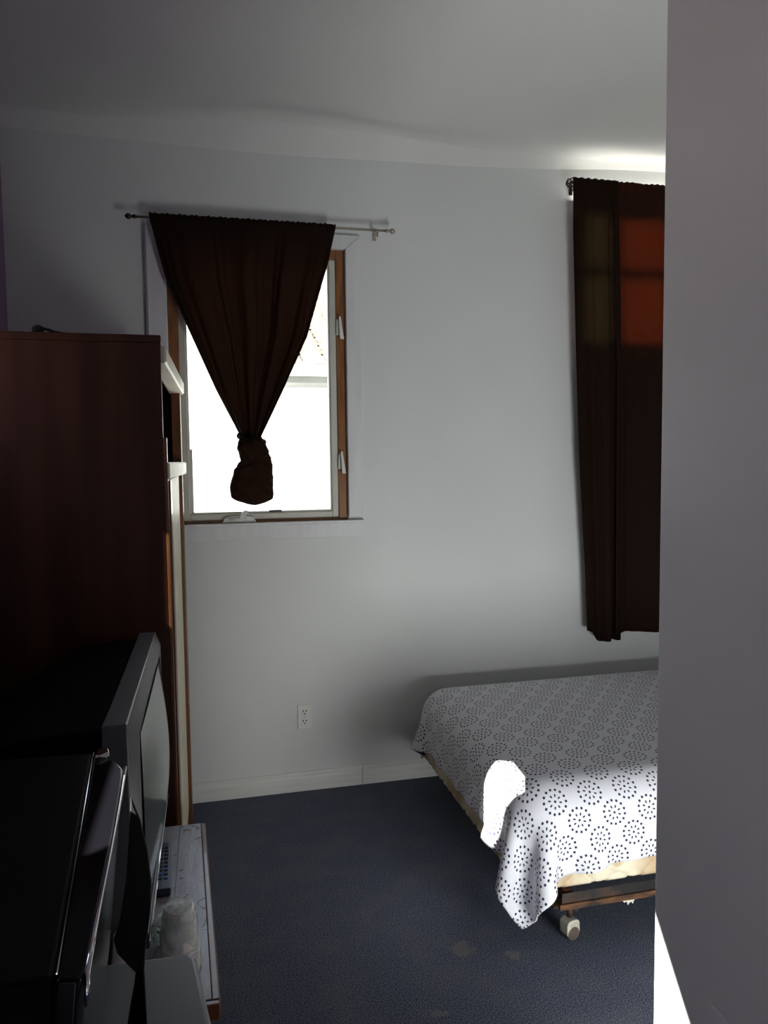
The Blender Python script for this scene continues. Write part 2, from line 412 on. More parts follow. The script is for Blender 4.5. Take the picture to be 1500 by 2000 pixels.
def ceil_z(x, y):
    d = W-y
    # uneven plaster: it sags and rolls down into the wall in a wavering cove
    wdt = .075+.022*math.sin(x*2.1+.6)+.012*math.sin(x*4.7)
    drop = .062+.010*math.sin(x*1.9+1.0)
    if x > 1.2: wdt = wdt*(1-.5*min(1, (x-1.2)/.8)); drop *= (1-.45*min(1, (x-1.2)/.8))
    cove = -drop*max(0, 1-d/wdt)**1.2 if d < wdt else 0
    tr = .030*math.exp(-((d-wdt*1.6)/.12)**2)*(1+.5*math.sin(x*3))
    roll = .012*math.sin(x*1.7+y*1.1)+.008*math.sin(y*2.9-x*.8)+.006*math.sin((x+y)*4.1)
    return CZ+.012+cove+tr+roll*min(1, d/.3)
bmc = bmesh.new(); ys = [FY+(W-.5-FY)*j/60 for j in range(60)]+[W-.5+.5*j/60 for j in range(61)]; ys[-1] = W
V = [[bmc.verts.new((LX0+(RX1-LX0)*i/150, y, ceil_z(LX0+(RX1-LX0)*i/150, y))) for y in ys] for i in range(151)]
for i in range(150):
    for j in range(len(ys)-1): bmc.faces.new((V[i][j], V[i+1][j], V[i+1][j+1], V[i][j+1]))
top = CZ+.12
c4 = [bmc.verts.new(p) for p in ((LX0-WT, FY-WT, top), (RX1+WT, FY-WT, top), (RX1+WT, W+WT, top), (LX0-WT, W+WT, top))]
bmc.faces.new(c4)
tag(obj('ceiling', bmc, M['ceil'], smooth=True), 'uneven off white plaster ceiling that curves into the back wall', kind='structure')

# baseboard: two lengths with a moulded cap line
def baseboard(x0, x1, wav):
    bm = bmesh.new(); n = 24; rows = []
    prof = [(0, 0), (.013, 0), (.014, .060), (.011, .078), (.006, .084), (.004, .092), (0, .094)]
    for i in range(n+1):
        x = x0+(x1-x0)*i/n; k = wav*math.sin(x*5)
        rows.append([bm.verts.new((x, W-d-k*(z > .05), z)) for d, z in prof])
    for a, b in zip(rows, rows[1:]):
        for j in range(len(prof)-1): bm.faces.new((a[j], a[j+1], b[j+1], b[j]))
    bm.faces.new(rows[0]); bm.faces.new(rows[-1][::-1]); return bm
bb = obj('baseboard_back', baseboard(LX0, .70, .001), M['base'], bevel=.0015); tag(bb, 'off white baseboard along the back wall', kind='structure')
bb2 = obj('baseboard_back', baseboard(.7015, RX1, .0018), M['base'], bevel=.0015); tag(bb2, 'off white baseboard running on behind the bed', kind='structure')

# ------------------------------------------------------------------ window 1
w1 = tag(empty('window_1', (.246, W, 1.315)), 'wooden framed casement window with white casing, half covered by tied curtain', kind='structure')
def casing_piece(poly, d): return prism(poly, W-d, W, 'y')
cx0, cx1, cz1 = -.243, .724, 2.655
obj('head_casing', prism([(cx0, cz1), (cx1, cz1), (.652, 2.59), (-.16, 2.59)], W-.018, W, 'y'), M['trim'], w1, bevel=.004)
obj('side_casing', prism([(.652, 1.33), (cx1-.003, 1.33), (cx1, cz1), (.652, 2.59)], W-.018, W, 'y'), M['trim'], w1, bevel=.004)
obj('side_casing', prism([(cx0, 1.33), (-.16, 1.33), (-.16, 2.59), (cx0, cz1)], W-.018, W, 'y'), M['trim'], w1, bevel=.004)
obj('casing_edge', box(cx0-.006, cx0, W-.020, W, 1.33, cz1), mat('faded_lilac_edge', (.33, .26, .36)).m, w1)
obj('stool', box(cx0, .728, W-.028, W+.02, 1.302, 1.316), M['trim'], w1, bevel=.003)
obj('apron', box(cx0+.01, .715, W-.012, W, 1.235, 1.302), M['trim'], w1, bevel=.003)
def frame4(name, x0, x1, z0, z1, t, y0, y1, m, parent, tb=None, bev=.003):
    tb = tb or t; bm = bmesh.new()
    bx(bm, x0, x0+t, y0, y1, z0, z1); bx(bm, x1-t, x1, y0, y1, z0, z1)
    bx(bm, x0+t, x1-t, y0, y1, z1-t, z1); bx(bm, x0+t, x1-t, y0, y1, z0, z0+tb)
    return obj(name, bm, m, parent, bevel=bev)
frame4('wood_jamb', -.16, .652, 1.316, 2.59, .043, W+.012, W+.10, M['jambwood'], w1, tb=.012)
sash = frame4('sash_frame', -.117, .609, 1.328, 2.547, .030, W+.020, W+.075, M['sash'], w1, bev=.004)
frame4('sash_lip', -.090, .582, 1.356, 2.520, .010, W+.032, W+.07, M['sash'], sash, bev=.002)
obj('screen_track', box(-.086, -.070, W+.045, W+.06, 1.36, 1.66), M['sash'], sash, bevel=.002)
obj('pane', box(-.088, .580, W+.056, W+.060, 1.358, 2.518), M['glass'], sash)
# crank handle
cr = obj('crank_housing', prism([(.055, 1.316), (.215, 1.316), (.20, 1.343), (.10, 1.346), (.068, 1.338)], W-.004, W+.022, 'y'), M['white_plastic'], w1, bevel=.004)
obj('crank_arm', tube([(.165, W-.012, 1.335), (.13, W-.02, 1.333), (.095, W-.022, 1.331)], [.009, .007, .006]), M['white_plastic'], cr, smooth=True)
obj('crank_knob', prism([(.135, 1.335), (.155, 1.335), (.178, 1.372), (.160, 1.376), (.148, 1.366)], W-.022, W-.006, 'y'), M['white_plastic'], cr, bevel=.003)
obj('sash_lock', box(.275, .335, W+.022, W+.04, 1.362, 1.371), M['tvdark'], w1, bevel=.002)
for zc in (2.235, 1.60):
    lt = obj('latch', prism([(.606, zc-.04), (.628, zc-.04), (.626, zc+.03), (.610, zc+.035)], W+.004, W+.02, 'y'), M['sash'], w1, bevel=.003)
    obj('latch_lever', prism([(.618, zc+.045), (.626, zc+.045), (.642, zc-.062), (.622, zc-.060)], W-.016, W-.002, 'y'), M['white_plastic'], lt, bevel=.003)
    obj('latch_pin', tube([(.621, W-.002, zc+.035), (.621, W+.02, zc+.035)], .006), M['metal'], lt, smooth=True)

# ------------------------------------------------------------------ window 2 (behind the right curtain)
w2 = tag(empty('window_2', (2.4, W, 2.19)), 'high divided window glowing behind the long brown curtain', kind='structure')
frame4('window_frame', W2[0], W2[1], W2[2], W2[3], .012, W+.01, W+.09, M['trim'], w2)
obj('mullion', box(2.035, 2.068, W+.02, W+.08, W2[2], W2[3]), M['trim'], w2)
obj('meeting_rail', box(W2[0], W2[1], W+.02, W+.08, 2.500, 2.545), M['trim'], w2)
obj('mullion', box(2.345, 2.375, W+.02, W+.08, W2[2], W2[3]), M['trim'], w2)
obj('pane', box(W2[0]+.01, 2.036, W+.05, W+.054, W2[2]+.01, W2[3]-.01), mat('amber_pane', (.5, .5, .3)).m if False else M['glass'], w2)
obj('pane', box(2.068, 2.346, W+.05, W+.054, W2[2]+.01, W2[3]-.01), M['glass'], w2)
obj('pane', box(2.374, W2[1]-.01, W+.05, W+.054, W2[2]+.01, W2[3]-.01), M['glass'], w2)

# ------------------------------------------------------------------ curtain rod 1 and tied curtain
def interp(x, xs, ys): return float(np.interp(x, xs, ys))
RY = W-.07
rod = tag(empty('curtain_rod', (.28, RY, 2.667)), 'thin metal curtain rod over the small casement window', 'curtain rod')
obj('rod', tube([(-.275, RY, 2.663), (.835, RY, 2.668)], .0055, 12), M['metal'], rod, smooth=True)
for s, x, z in ((-1, -.275, 2.663), (1, .835, 2.668)):
    f = lathe([(.004, 0), (.009, .002), (.009, .010), (.005, .014), (.006, .02), (.012, .026), (.012, .036), (.006, .044), (.001, .046)], (0, 0, 0), 16)
    bmesh.ops.transform(f, matrix=Matrix.Translation((x, RY, z)) @ Matrix.Rotation(s*math.pi/2, 4, 'Y'), verts=f.verts[:])
    obj('finial', f, M['metal'] if s > 0 else M['bronze'], rod, smooth=True)
for x, z in ((-.222, 2.663), (.795, 2.668)):
    b = bmesh.new(); bx(b, x-.008, x+.008, W-.004, W, z-.028, z+.028); bx(b, x-.004, x+.004, RY-.004, W-.003, z-.012, z-.005)
    tube([(x, RY, z-.010), (x, RY, z-.030)], .004, 8, b); bx(b, x-.005, x+.005, RY-.010, RY+.010, z-.012, z-.0065)
    obj('bracket', b, M['metal'], rod)

cur = tag(empty('tied_curtain', (.19, RY, 2.66)), 'dark brown curtain knotted at its end, hanging as a V in the small window', 'curtain')
def tied_panel():
    bm = bmesh.new(); NU, NV = 220, 70; rows = []
    zl = [2.665, 2.414, 2.196, 1.927, 1.709, 1.68]; xl = [-.220, -.165, -.075, .039, .147, .152]
    zr = [2.665, 2.493, 2.165, 1.907, 1.709, 1.68]; xr = [.597, .558, .459, .338, .239, .234]
    for j in range(NV+1):
        t = j/NV; z = 2.680-(2.680-1.68)*t
        a = interp(-z, [-q for q in zl], xl); b = interp(-z, [-q for q in zr], xr)
        row = []
        for i in range(NU+1):
            u = i/NU
            x = a+(b-a)*u
            amp = .010+.012*min(1, t*3)
            if t > .75: amp *= 1-.35*(t-.75)/.25
            ph = u*2*math.pi
            fold = amp*(.8*math.sin(ph*3.6+1.2*math.sin(ph*1.3+.5)) + .40*math.sin(ph*7.3+1.1+t*.9+math.sin(ph*2))+.16*math.sin(ph*17+2*math.sin(ph*3)))
            if z > 2.655:    # sleeve on the rod, shirred
                y = RY-.009-.003*math.sin(ph*46)-.002*math.sin(ph*71+1)
                zz = z+(.0018*math.sin(ph*33+.7)+.0012*math.sin(ph*14))*(j == 0)
            else:
                k = min(1, (2.655-z)/.12)
                y = RY-.009*(1-k)-.010*k+fold*k; zz = z-.006*0
            if t > .6:      # rope-like gather round toward the knot
                k = (t-.6)/.4; y += k*k*(-.03*math.sqrt(max(0, 1-(2*u-1)**2))+.01)
            row.append(bm.verts.new((x+fold*.25*min(1, t*4), y, zz)))
        rows.append(row)
    for r0, r1 in zip(rows, rows[1:]):
        for i in range(NU): bm.faces.new((r0[i], r0[i+1], r1[i+1], r1[i]))
    return bm
def no_solid(o, th=.0022):
    md = o.modifiers.new('solid', 'SOLIDIFY'); md.thickness = th; md.offset = 0; return o
no_solid(obj('curtain_panel', tied_panel(), M['curtain'], cur, smooth=True))
def knot():
    # bulging bundle below the tie: outline measured down its height, surface creased like bunched cloth
    bm = bmesh.new(); zs = [1.712, 1.690, 1.665, 1.630, 1.602, 1.588, 1.560, 1.510, 1.470, 1.445, 1.425, 1.408]
    l = [.150, .134, .128, .138, .145, .128, .112, .100, .094, .100, .118, .150]
    r = [.236, .252, .264, .278, .284, .287, .288, .286, .288, .290, .288, .262]
    N, MM = 72, 60; rows = []
    for j in range(MM+1):
        z = 1.712-(1.712-1.406)*j/MM
        a = interp(-z, [-q for q in zs], l); b = interp(-z, [-q for q in zs], r); cx = (a+b)/2; rx = (b-a)/2
        end = math.sqrt(max(0.0, 1-max(0, (j/MM-.86)/.14)**2)); rx *= .35+.65*end
        row = []
        for i in range(N):
            th = 2*math.pi*i/N; p = Vector((math.cos(th)*1.5, math.sin(th)*1.5, z*11))
            n = mnoise.noise(p*1.3)*.16+mnoise.noise(p*3.1)*.09
            cre = -abs(math.sin(th*4+z*38+2*mnoise.noise(p*.8)))**.6*.16+.10
            cre2 = -.22*math.exp(-((z-1.604-.03*math.cos(th))/.008)**2)
            k = 1+(n+cre+cre2)*(1 if abs(math.cos(th)) < .93 else .35)
            if end < .4: k *= .85
            row.append(bm.verts.new((cx+rx*math.cos(th)*k, RY-.015+rx*.72*math.sin(th)*k, z+.01*mnoise.noise(p*2))))
        rows.append(row)
    for r0, r1 in zip(rows, rows[1:]):
        for i in range(N): bm.faces.new((r0[i], r0[(i+1) % N], r1[(i+1) % N], r1[i]))
    bm.faces.new(rows[0][::-1]); bm.faces.new(rows[-1]); return bm
kn = obj('knot', knot(), M['curtain'], cur, smooth=True)
obj('knot_wrap', tube([(.195+.052*math.cos(a), RY-.018+.040*math.sin(a), 1.70-.018*math.cos(a+.6)) for a in np.linspace(0, 2*math.pi, 40)], [.013+.004*math.sin(7*a) for a in np.linspace(0, 2*math.pi, 40)], 10, cap=False), M['curtain'], cur, smooth=True)

# ------------------------------------------------------------------ right curtain
R2Y = W-.085
rod2 = tag(empty('curtain_rod', (2.4, R2Y, 2.955)), 'curtain rod with round twisted finial close under the ceiling at right', 'curtain rod')
obj('rod', tube([(1.80, R2Y, 2.949), (3.15, R2Y, 2.949)], .007, 12), M['bronze'], rod2, smooth=True)
fb = bmesh.new()
for k in range(6):     # open cage finial of twisted wires
    pts = []
    for q in range(15):
        t = q/14; ang = k*math.pi/3+t*2.2; r = .020*math.sin(math.pi*t)+.002
        pts.append((1.772+.024*math.cos(math.pi*t), R2Y+r*math.cos(ang), 2.949+r*math.sin(ang)))
    tube(pts, .0028, 6, fb)
ball((1.772, R2Y, 2.949), .009, fb)
obj('finial', fb, M['bronze'], rod2, smooth=True)
for x in (1.812, 3.10):
    b = bmesh.new(); bx(b, x-.008, x+.008, W-.004, W, 2.92, 2.98); bx(b, x-.004, x+.004, R2Y-.004, W-.003, 2.934, 2.941); obj('bracket', b, M['bronze'], rod2)
def right_curtain(x0f, x1f, zb, seed, yo=0.0, NU=260, phn=9, ag=1.0):
    bm = bmesh.new(); NV = 80; rows = []; rnd = random.Random(seed); p1, p2 = rnd.random()*6, rnd.random()*6
    for j in range(NV+1):
        t = j/NV
        row = []
        for i in range(NU+1):
            u = i/NU; zbu = zb(u); z = 2.968-(2.968-zbu)*t; a = x0f(z); b = x1f(z)
            x = a+(b-a)*u; ph = u*2*math.pi
            fold = ag*(.016+.008*t)*(math.sin(ph*phn+p1+.8*math.sin(ph+t))+.5*math.sin(ph*phn*1.7+p2)+.2*math.sin(ph*phn*3.1))
            k = min(1, max(0, (2.93-z)/.15))
            if z > 2.93:
                y = R2Y-.012-.003*math.sin(ph*37+p2); z += (.0015*math.sin(ph*31)+.002*math.sin(ph*7+p1)) * (j == 0)
            else: y = R2Y-.012*(1-k)+(fold-.004)*k-.003*math.sin(ph*37)*(1-k)
            row.append(bm.verts.new((x, y+yo, z)))
        rows.append(row)
    for r0, r1 in zip(rows, rows[1:]):
        for i in range(NU): bm.faces.new((r0[i], r0[i+1], r1[i+1], r1[i]))
    return bm
zq = [.60, .713, 1.064, 1.586, 2.147, 2.719, 2.95]; xq = [1.875, 1.872, 1.855, 1.817, 1.793, 1.773, 1.772]
edgeL = lambda z: interp(z, zq, xq)
mid = lambda z: interp(z, [.65, 2.0, 2.96], [2.035, 2.03, 2.005])
lc = tag(empty('long_curtain', (2.4, R2Y, 2.95)), 'long dark brown curtain hanging behind the bed, light showing through its upper part', 'curtain')
no_solid(obj('curtain_panel', right_curtain(edgeL, lambda z: mid(z)+.015, lambda u: interp(u, [0, .22, .30, .40, .95, 1.0], [.715, .700, .662, .655, .655, .66]), 2, yo=-.008, phn=1.6, ag=.8), M['curtain_olive'], lc, smooth=True))
no_solid(obj('curtain_panel', right_curtain(lambda z: mid(z)-.01, lambda z: 3.05, lambda u: .688+.004*math.sin(u*20), 5, phn=5.0, ag=.6), M['curtain_red'], lc, smooth=True))

# ------------------------------------------------------------------ outlets
def outlet(name, label, origin, axis, size=(.066, .118)):
    o = empty(name, origin); wv, hv = size
    def B(a0, a1, z0, z1, d0, d1):
        if axis == 'y': return (a0, a1, W-d1, W-d0, z0, z1)
        return (.90-d1, .90-d0, a0, a1, z0, z1)
    ox = origin[0] if axis == 'y' else origin[1]; oz = origin[2]
    obj('cover_plate', box(*B(ox-wv/2, ox+wv/2, oz-hv/2, oz+hv/2, 0, .006)), M['white_plastic'] if axis == 'y' else M['hall'], o, bevel=.002)
    if axis == 'y':
        for dz in (.024, -.024):
            rc = obj('receptacle', box(*B(ox-.017, ox+.017, oz+dz-.014, oz+dz+.014, .006, .0075)), M['white_plastic'], o, bevel=.001)
            bm = bmesh.new(); bx(bm, *B(ox-.009, ox-.005, oz+dz+.000, oz+dz+.010, .0076, .0082)); bx(bm, *B(ox+.005, ox+.009, oz+dz+.000, oz+dz+.010, .0076, .0082)); bx(bm, *B(ox-.003, ox+.003, oz+dz-.011, oz+dz-.005, .0076, .0082))
            obj('slots', bm, M['slot'], rc)
        obj('screw', tube([(ox, W-.006, oz), (ox, W-.0078, oz)], .0025, 8), M['metal'], o)
    return o
tag(outlet('wall_outlet', '', (.421, W, .366), 'y'), 'white duplex outlet low on the back wall left of the bed', 'outlet')
tag(outlet('wall_plate', '', (.90, 1.115, .505), 'x', (.075, .13)), 'grey painted blank cover plate at the foot of the right partition', 'cover plate')

# ------------------------------------------------------------------ bed
BX, BY0, BY1, BX1 = .955, 2.150, 3.36, 3.0
bed = tag(empty('bed', (1.95, 2.76, 0)), 'low bed on a rusty metal frame against the back wall', 'bed')
obj('mattress', box(BX+.035, BX1, BY0+.035, BY1-.035, .335, .495), M['mattress'], bed, bevel=.07, bseg=5)
def boxspring():
    x0, x1, y0, y1, z0, z1 = BX+.018, BX1, BY0+.014, BY1-.01, .178, .335
    def bump(s, z):   # quilted wave lines, offset row to row
        v = 0
        for k, off in ((0, 0), (1, .5)):
            c = .195+k*.058+.020*math.cos((s/.145+off)*2*math.pi)+.012*math.cos((s/.29)*2*math.pi)
            v = max(v, math.exp(-((z-c)/.0055)**2))
        return .010*(1-v)
    bm = bmesh.new(); NZ = 26; rows = []
    per = []
    for x in np.linspace(x1, x0+.10, 200): per.append((x, y0, 0, -1, x))
    for a in np.linspace(0, math.pi/2, 9)[1:-1]: per.append((x0+.10-.10*math.sin(a), y0+.10-.10*math.cos(a), -math.sin(a), -math.cos(a), x0+.10-.10*a))
    for y in np.linspace(y0+.10, y1, 120): per.append((x0, y, -1, 0, x0-(y-y0)))
    for j in range(NZ+1):
        z = z0+(z1-z0)*j/NZ; e = 1-min(1, min(z-z0, z1-z)/.012)
        rows.append([bm.verts.new((x+nx*(bump(s, z)-.012*e), y+ny*(bump(s, z)-.012*e), z)) for x, y, nx, ny, s in per])
    for r0, r1 in zip(rows, rows[1:]):
        for i in range(len(per)-1): bm.faces.new((r0[i], r0[i+1], r1[i+1], r1[i]))
    c = [bm.verts.new((x1, y1, z0)), bm.verts.new((x1, y1, z1))]
    bm.faces.new([c[0]]+rows[0]); bm.faces.new(([c[1]]+rows[-1])[::-1]); 
    return bm
obj('box_spring', boxspring(), M['boxspring'], bed, smooth=True)
fr = bmesh.new()     # angle iron: black upright with rusty bottom flange
bx(fr, BX+.13, BX1, BY0-.022, BY0-.018, .140, .180)
fr2 = bmesh.new(); bx(fr2, BX+.10, BX1, BY0-.022, BY0+.03, .135, .140)
bx(fr2, BX+.15, BX+.18, BY0+.0, BY1, .136, .176)
rail = obj('frame_rail', fr, M['railblack'], bed, bevel=.001)
obj('rail_flange', fr2, M['rust'], rail)
obj('rail_lip', box(BX+.12, BX1, BY0-.030, BY0-.0225, .128, .148), M['rust'], rail, bevel=.002)
rail2 = obj('frame_rail', box(BX+.13, BX1, BY1-.03, BY1-.025, .136, .176), M['railblack'], bed)
def caster(x, y):
    lg = obj('leg', tube([(x, y, .145), (x, y, .075)], .009, 12), M['rust'], bed, smooth=True)
    obj('leg_bracket', prism([(x+.012, .14), (x+.034, .14), (x+.030, .085), (x+.014, .095)], y-.002, y+.004, 'y'), M['railblack'], lg)
    def rrect(s, x0, z0, x1, z1, r, n=5):
        p = []
        for cx, cz, a0 in ((x1-r, z1-r, 0), (x0+r, z1-r, 90), (x0+r, z0+r, 180), (x1-r, z0+r, 270)):
            for k in range(n+1):
                a = math.radians(a0+90*k/n); p.append((cx+r*math.cos(a), cz+r*math.sin(a)))
        return p
    P = rrect(0, -.026, .014, .026, .072, .016)
    hb = prism([(a, b) for a, b in P], -.020, .020, 'y')
    Q = Matrix.Translation((x, y, 0)) @ Matrix.Rotation(math.radians(12), 4, 'Z')
    bmesh.ops.transform(hb, matrix=Q, verts=hb.verts[:])
    h = obj('caster_hood', hb, M['caster'], lg, bevel=.002)
    wh = bmesh.new(); bmesh.ops.create_cone(wh, cap_ends=True, segments=24, radius1=.024, radius2=.024, depth=.044, matrix=Q @ Matrix.Translation((.0, 0, .0265)) @ Matrix.Rotation(math.pi/2, 4, 'X'))
    obj('wheel', wh, M['wheel'], lg, bevel=.004)
    return h
caster(1.133, 2.165); caster(1.133, 3.30); caster(2.8, 2.165); caster(2.8, 3.30)
tl = bmesh.new(); n = 14; pts = [(1.30+.085*i/n, .135-.030*abs(math.sin(i/n*math.pi))*(1+.25*math.sin(i*2.3))) for i in range(n+1)]
prism([(1.30, .138), (1.385, .138)]+[(a, b-.004) for a, b in pts[::-1][1:-1]], BY0-.006, BY0-.003, 'y', tl)
obj('torn_lining', tl, M['lining'], bed)

# comforter: a real cloth relaxed over the mattress with a small position-based solver
def drape():
    h = .021
    x0, x1, y0, y1 = .750, 2.70, 1.930, 3.47
    nx = int((x1-x0)/h)+1; ny = int((y1-y0)/h)+1
    X, Y = np.meshgrid(x0+np.arange(nx)*h, y0+np.arange(ny)*h, indexing='ij')
    rng = np.random.default_rng(4)
    P = np.stack([X, Y, np.full_like(X, .575)], -1).reshape(-1, 3)
    uvc = np.stack([X, Y], -1).reshape(-1, 2).copy()
    # gentle wrinkles to start from
    P[:, 2] += .010*np.sin(X*9+Y*5).ravel()+.006*np.sin(Y*23-X*3).ravel()+rng.normal(0, .002, P.shape[0])
    idx = np.arange(nx*ny).reshape(nx, ny)
    batches = []
    def add(A, B, L, k): batches.append((A.ravel(), B.ravel(), L, k))
    for s in (0, 1):
        a = idx[s::2, :]; b = idx[s+1::2, :]; m = min(a.shape[0], b.shape[0]); add(a[:m], b[:m], h, 1.0)
        a = idx[:, s::2]; b = idx[:, s+1::2]; m = min(a.shape[1], b.shape[1]); add(a[:, :m], b[:, :m], h, 1.0)
    for s in (0, 1):
        a = idx[s:-1:2, :-1]; b = idx[s+1::2, 1:][:a.shape[0]]; add(a, b, h*2**.5, .35)
        a = idx[s:-1:2, 1:]; b = idx[s+1::2, :-1][:a.shape[0]]; add(a, b, h*2**.5, .35)
    for st, kk in ((3, .5),):
        for s in range(2*st):
            r = np.arange(s, nx-st, 2*st); add(idx[r, :], idx[r+st, :], h*st, kk)
            r = np.arange(s, ny-st, 2*st); add(idx[:, r], idx[:, r+st], h*st, kk)
    V = np.zeros_like(P); dt = .016
    C = np.array([(BX+4.0)/2, (BY0+BY1)/2, .33]); E = np.array([(4.0-BX)/2, (BY1-BY0)/2, .185]); R = .115
    def collide(P, Q):
        d = np.abs(P-C)-(E-R); q = np.maximum(d, 0); ln = np.linalg.norm(q, axis=1)
        sd = ln+np.minimum(d.max(1), 0)-R-.012
        inside = sd < 0
        if inside.any():
            sg = np.sign(P-C); g = np.where(ln[:, None] > 1e-6, q/np.maximum(ln, 1e-6)[:, None], (d == d.max(1, keepdims=True)).astype(float))*sg
            g = g[inside]; P[inside] -= g*sd[inside][:, None]
            dv = P[inside]-Q[inside]; dn = (dv*g).sum(1, keepdims=True)*g; P[inside] -= (dv-dn)*.55
        lo = P[:, 2] < .012; P[lo, 2] = .012
        P[:, 1] = np.minimum(P[:, 1], W-.02)
    pin = (X.ravel() > 2.55) | ((X.ravel() > BX+.22) & (Y.ravel() > BY0+.22) & (Y.ravel() < BY1-.2))
    P0 = P.copy()
    for it in range(260):
        Q = P.copy(); V[:, 2] -= 9.8*dt; V *= .985; P = P+V*dt
        for k in range(12):
            for A, B, L, kk in batches:
                d = P[B]-P[A]; ln = np.sqrt((d*d).sum(1))+1e-9
                c = (kk*.5*(ln-L)/ln)[:, None]*d
                P[A] += c; P[B] -= c
            if k % 3 == 2: collide(P, Q)
        P[pin, 0] = P0[pin, 0]; P[pin, 1] = P0[pin, 1]
        V = (P-Q)/dt
        sp = np.linalg.norm(V, axis=1); f = np.minimum(1, 2.0/np.maximum(sp, 1e-6)); V *= f[:, None]
        if it > 200: V *= .9
    return P, uvc, nx, ny
P, uvc, nx, ny = drape()
me = bpy.data.meshes.new('comforter')
faces = [(i*ny+j, (i+1)*ny+j, (i+1)*ny+j+1, i*ny+j+1) for i in range(nx-1) for j in range(ny-1)]
me.from_pydata(P.tolist(), [], faces)
uvl = me.uv_layers.new(name='UVMap')
li = np.empty(len(me.loops), dtype=np.int32); me.loops.foreach_get('vertex_index', li)
uvl.data.foreach_set('uv', uvc[li].astype(np.float32).ravel())
me.materials.append(M['comforter']); me.materials.append(M['navy_back'])
for p in me.polygons: p.use_smooth = True
cf = bpy.data.objects.new('comforter', me); COL.objects.link(cf)
ss = cf.modifiers.new('sub', 'SUBSURF'); ss.levels = 1; ss.render_levels = 1
sd = cf.modifiers.new('solid', 'SOLIDIFY'); sd.thickness = .006; sd.offset = -1; sd.material_offset = 1; sd.material_offset_rim = 0
tag(cf, 'white comforter printed with navy dotted rosettes, draped over the bed', 'comforter')

# ------------------------------------------------------------------ wardrobe
wd = tag(empty('wardrobe', (-.46, 2.85, 0)), 'tall dark reddish brown wardrobe seen from its side at left', 'wardrobe')
X0w, XF, YN, YF, ZT = LX0+.01, -.128, 2.30, 3.40, 1.975
obj('side_panel', box(X0w, XF, YN, YN+.022, .0, ZT-.022), M['wardwood'], wd, bevel=.002)
obj('side_panel', box(X0w, XF, YF-.022, YF, .0, ZT-.022), M['wardwood'], wd, bevel=.002)
obj('top_panel', box(X0w, XF+.002, YN-.002, YF, ZT-.022, ZT), M['wardwood'], wd, bevel=.003)
obj('back_panel', box(X0w, X0w+.01, YN+.022, YF-.022, .06, ZT-.022), M['wardwood'], wd)
obj('bottom_panel', box(X0w+.01, XF-.01, YN+.022, YF-.022, .06, .08), M['wardwood'], wd)
obj('front_edge', box(XF, XF+.010, YN-.001, YN+.022, .0, ZT-.30), M['edgewood'], wd, bevel=.002)
obj('stile', box(XF-.02, XF+.016, YN+.024, YN+.10, .0, 1.545), M['edgewood'], wd, bevel=.003)
obj('stile', box(XF-.02, XF+.018, YF-.10, YF, .0, 1.90), M['edgewood'], wd, bevel=.003)
obj('door_panel', box(XF-.02, XF+.004, YN+.10, YF-.10, .08, 1.545), M['cream'], wd, bevel=.003)
obj('shelf_back', box(XF-.25, XF-.24, YN+.03, YF-.03, 1.60, 1.90), M['black_matte'], wd)
def rail_board(z0, z1):
    b = prism([(XF-.03, YN+.004), (XF+.016, YN+.004), (XF+.022, YN+.3), (XF+.032, YF-.25), (XF+.035, YF-.06), (XF+.026, YF-.015), (XF+.006, YF+.004), (XF-.03, YF+.004)], z0, z1, 'z')
    return b
obj('shelf_rail', rail_board(1.895, 1.945), M['cream'], wd, bevel=.008, bseg=3)
obj('shelf_rail', rail_board(1.550, 1.602), M['cream'], wd, bevel=.008, bseg=3)
pl = tag(empty('cable_plug', (-.46, 2.34, ZT)), 'small black plug with a stub of cable lying on the wardrobe top', 'plug')
obj('plug_body', ball((-.470, 2.35, ZT+.014), .014, sz=(1.2, .9, 1)), M['black_rubber'], pl, smooth=True)
obj('cable', tube([(-.458, 2.35, ZT+.018), (-.442, 2.345, ZT+.014), (-.425, 2.34, ZT+.007), (-.405, 2.345, ZT+.004), (-.36, 2.37, ZT+.004)], .0045, 8), M['black_rubber'], pl, smooth=True)

# ------------------------------------------------------------------ low stand under the TV
st = tag(empty('tv_stand', (-.4, 1.79, 0)), 'low stand with scratched pale top and worn wooden edge under the television', 'tv stand')
TZ = .550
top = [(-.80, 1.425), (-.022, 1.425), (-.050, 2.160), (-.80, 2.175)]
obj('stand_top', prism(top, TZ-.035, TZ, 'z'), M['laminate'], st, bevel=.0005)
obj('edge_band', prism([(-.0235, 1.420), (-.004, 1.420), (-.036, 2.162), (-.0515, 2.162)], TZ-.036, TZ-.0003, 'z'), M['edgewood'], st, bevel=.005, bseg=3)
obj('end_band', prism([(-.80, 1.410), (-.006, 1.410), (-.006, 1.4245), (-.80, 1.4245)], TZ-.036, TZ-.002, 'z'), M['edgewood'], st, bevel=.003)
obj('top_joint', box(-.1085, -.1065, 1.43, 2.16, TZ, TZ+.0006), M['tvdark'], st)
obj('side_panel', box(-.79, -.075, 1.445, 1.465, 0, TZ-.035), M['wardwood'], st, bevel=.002)
obj('side_panel', box(-.79, -.075, 2.12, 2.14, 0, TZ-.035), M['wardwood'], st, bevel=.002)
obj('shelf', box(-.79, -.085, 1.465, 2.12, .22, .24), M['wardwood'], st)
obj('back_panel', box(-.79, -.78, 1.465, 2.12, .04, TZ-.035), M['wardwood'], st)

